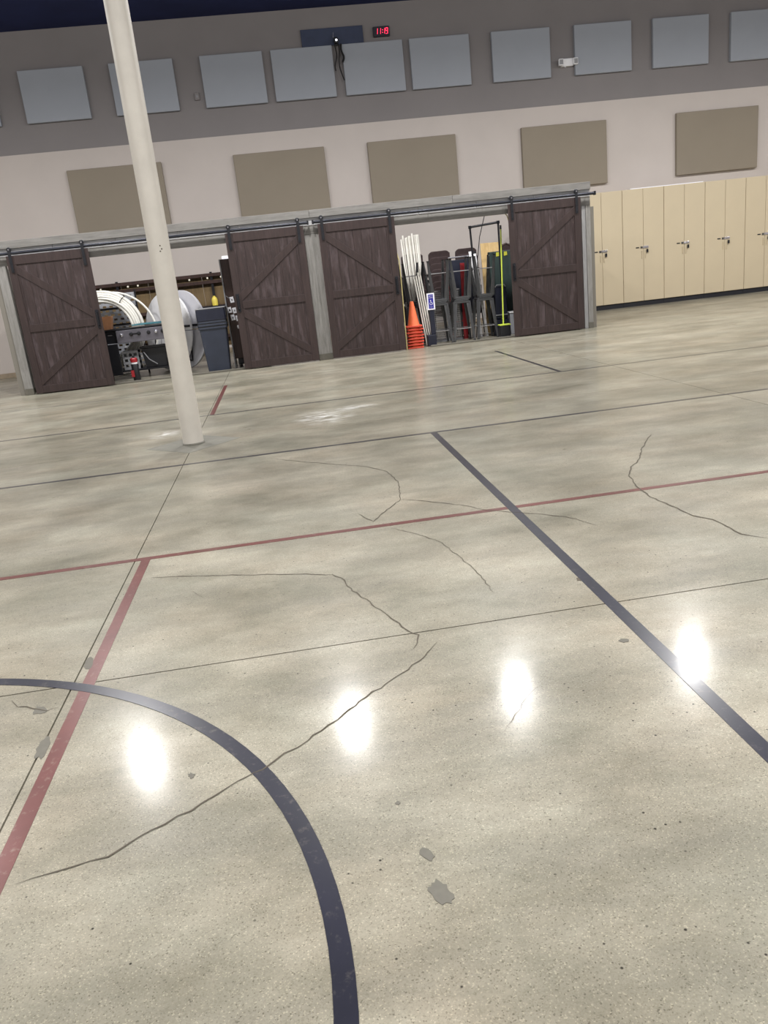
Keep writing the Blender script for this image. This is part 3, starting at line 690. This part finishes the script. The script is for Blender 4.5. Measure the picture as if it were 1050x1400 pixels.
tag(MB().beam((0, 0, 0), (.03, .02, 1.45), .085, .03).build('red_plank', 'red_paint', bevel=.004, loc=(3.62, 16.12, .001)), 'narrow red plank leaning between the bar stools', 'plank')
# dark screen behind stool, white slats
t = thing('folded_screen', 'dark navy folded screen standing behind the middle bar stools', 'screen', (3.72, 16.46, 0))
MB().box(-.26, .26, -.012, .012, .5, 1.52).build('screen_panel', 'navy_plastic', t, bevel=.004)
for a, b_ in (((-.27, 0), (-.27, 1.56)), ((.27, 0), (.27, 1.56))): MB().tube([(a[0], 0, a[1]), (b_[0], 0, b_[1])], .012, 8).build('side_pole', 'gunmetal', t)
MB().tube([(-.27, 0, 1.57), (.27, 0, 1.57)], .016, 8).build('top_pole', 'chrome', t)
for i, (a, b_, lb) in enumerate((((3.93, 16.1, .0), (3.84, 16.2, 1.6), 'white lath leaning upright between two overturned stools'), ((4.05, 16.1, .0), (3.93, 16.2, 1.6), 'white lath with a black tip beside the plywood sheet'))):
    t = thing('leaning_lath', lb, 'lath', a); d = Vector(b_)-Vector(a)
    MB().beam((0, 0, 0), d, .05, .012).build('lath_board', 'plastic_white', t, bevel=.003)
    MB().beam(d, d*1.03, .052, .014).build('tip', 'black_plastic' if i else 'plastic_white', t)
    MB().beam(d*.8+Vector((0, -.008, 0)), d*.84+Vector((0, -.008, 0)), .012, .003).build('mark', 'black_plastic', t)
# black pipe frame
t = thing('pipe_frame', 'tall black pipe frame rising above the stools', 'frame', (4.17, 16.32, 0))
MB().tube([(-.2, 0, .03), (-.27, 0, 2.1)], .02, 8).build('upright', 'black_metal', t); MB().tube([(.3, 0, .03), (.3, 0, 2.13)], .02, 8).build('upright', 'black_metal', t)
MB().tube([(-.28, 0, 2.1), (.31, 0, 2.14)], .022, 8).build('top_bar', 'black_metal', t)
for x in (-.2, .3): MB().box(x-.03, x+.03, -.12, .1, 0, .03).build('foot', 'black_metal', t)
for x, z in ((-.27, 2.1), (.3, 2.14)): MB().box(x-.028, x+.028, -.028, .028, z-.028, z+.028).build('corner_joint', 'black_metal', t, bevel=.006)
tag(MB().tube([(0, 0, 0), (.06, .0, .5), (.09, 0, 1.0), (.13, 0, 1.5), (.2, 0, 1.9), (.33, 0, 2.3)], .008, 6).build('flexible_rod', 'black_rubber', smooth=True, loc=(3.82, 16.07, .0)), 'thin bent black rod curving up past the plywood sheet', 'rod')
# dustpan with lime pole
t = thing('lobby_dustpan', 'black dustpan with lime lip on a long lime pole', 'dustpan', (4.24, 15.48, 0))
MB().prism([(-.1, 0), (.1, 0), (.1, .225), (-.1, .225)], -.09, .09, 'xz').build('pan', 'black_plastic', t, bevel=.015)
MB().box(-.105, .105, -.098, .095, .226, .246).build('lip', 'lime', t, bevel=.005)
MB().tube([(-.01, .02, .247), (.06, .06, 2.02)], .014, 8).build('pole', 'lime', t, smooth=True)
MB().tube([(0.057, .058, 1.98), (.06, .06, 2.05)], .018, 8).build('grip', 'black_plastic', t)
# plywood, green mat, bins
tag(MB().beam((0, 0, .0), (0.03, .25, 1.78), .44, .018, (0, 1, 0)).build('plywood_sheet', 'plywood', loc=(4.42, 16.66, .004)), 'tan plywood sheet leaning behind the black pipe frame', 'plywood')
t = thing('folding_mat', 'dark green folded mat standing on edge beside the barn door', 'mat', (4.56, 16.46, 0))
for k in range(3): MB().box(-.27, .42, k*.052, k*.052+.048, .02, 1.6).build('mat_section', 'green_mat', t, bevel=.012)
for x in (-.1, .06): MB().prism([(x-.035, 1.5), (x+.035, 1.51), (x+.03, 1.58), (x-.03, 1.58)], -.008, -.001, 'xz').build('yellow_tab', 'mat_yellow', t)
MB().tube([(-.02, .06, 1.6), (0.02, .06, 1.7), (.1, .06, 1.73), (.18, .06, 1.69), (.2, .06, 1.6)], .02, 8).build('carry_strap', 'cabinet_wood', t, smooth=True)
t = thing('navy_tub', 'dark navy rounded tub wedged beside the lime pole', 'tub', (4.3, 15.93, .0))
MB().prism(rrect(-.12, .12, .32, .95, .06), -.1, .1, 'xz').build('tub_body', 'navy_plastic', t, bevel=.02); MB().box(-.13, .13, -.11, .11, 0, .315).build('stand', 'navy_plastic', t)
MB().tube([(-.1, -.11, .93), (-.08, -.12, .97), (.08, -.12, .97), (.1, -.11, .93)], .008, 6).build('handle', 'shade_grey', t); MB().box(-.125, .125, -.115, -.101, .395, .41).build('band', 'shade_grey', t)
t = thing('grey_box', 'small grey metal box on floor by the barn door', 'box', (4.6, 15.95, 0))
MB().box(-.13, .3, -.1, .2, 0, .41).build('box_body', 'plastic_grey', t, bevel=.006); MB().box(-.14, .31, -.11, .21, .411, .43).build('lid', 'plastic_white', t, bevel=.004)
MB().box(-.06, -.04, -.104, -.1, .33, .36).build('latch', 'black_plastic', t)
tag(MB().tube([(0, 0, 0), (.01, 0, 1.35), (.005, .005, 1.62), (-.03, .01, 1.8), (-.07, .01, 1.86)], .011, 6).build('bent_rod', 'pale_yellow', smooth=True, loc=(2.285, 15.3, .0)), 'pale yellow rod along the edge of the barn door by the cones', 'rod')
tag(MB().tube([(0.12, 0, 0), (.13, 0, 1.2), (.08, 0, 1.9), (.0, 0, 2.2), (-.1, 0, 2.3)], .009, 6).build('bent_rod', 'pale_yellow', smooth=True, loc=(4.40, 15.42, .005)), 'pale yellow rod curving over beside the scratched barn door', 'rod')

# ================================================================== high bay lamps
def make_lamp():
    t = thing('high_bay_lamp', 'round black high bay lamp hanging from the navy ceiling', 'ceiling lamp', group='high bay lamps')
    MB().lathe([(.06, .16), (.09, .155), (.1, .06), (.17, .045), (.185, .03), (.185, -.015), (.17, -.018), (.165, 0), (.02, 0)], 28).build('housing', 'black_metal', t, smooth=True)
    for k in range(12): MB().box(-.16, -.1, -.004, .004, .045, .12).xf(Matrix.Rotation(2*PI*k/12, 4, 'Z')).build('fin', 'black_metal', t)
    MB().lathe([(.16, -.003), (.001, -.003)], 28).build('lens', 'lamp_lens', t)
    MB().tube([(0, 0, .16), (0, 0, CZ-LAMP_Z)], .008, 6).build('hanger', 'black_metal', t)
    L = bpy.data.lights.new('lamp_light', 'AREA'); L.shape = 'DISK'; L.size = .31; L.energy = LAMP_W; L.color = LAMP_COL; L.spread = math.radians(LAMP_SPREAD)
    lo = bpy.data.objects.new('lamp_light', L); col.objects.link(lo); lo.parent = t; lo.location = (0, 0, -.02)
    P = bpy.data.lights.new('fill_light', 'POINT'); P.energy = LAMP_FILL_W; P.color = LAMP_COL; P.shadow_soft_size = .06  # point fill added below the flat lens to brighten the upper wall
    po = bpy.data.objects.new('fill_light', P); col.objects.link(po); po.parent = t; po.location = (0, 0, -.1)
    return t
lp = make_lamp()
for i, (x, y) in enumerate(LAMPS):
    o = lp if i == 0 else copy_tree(lp)
    o.location = (x, y+(.045*(x-.3) if y > 10 else 0)-(.2 if y > 10 else 0), LAMP_Z)
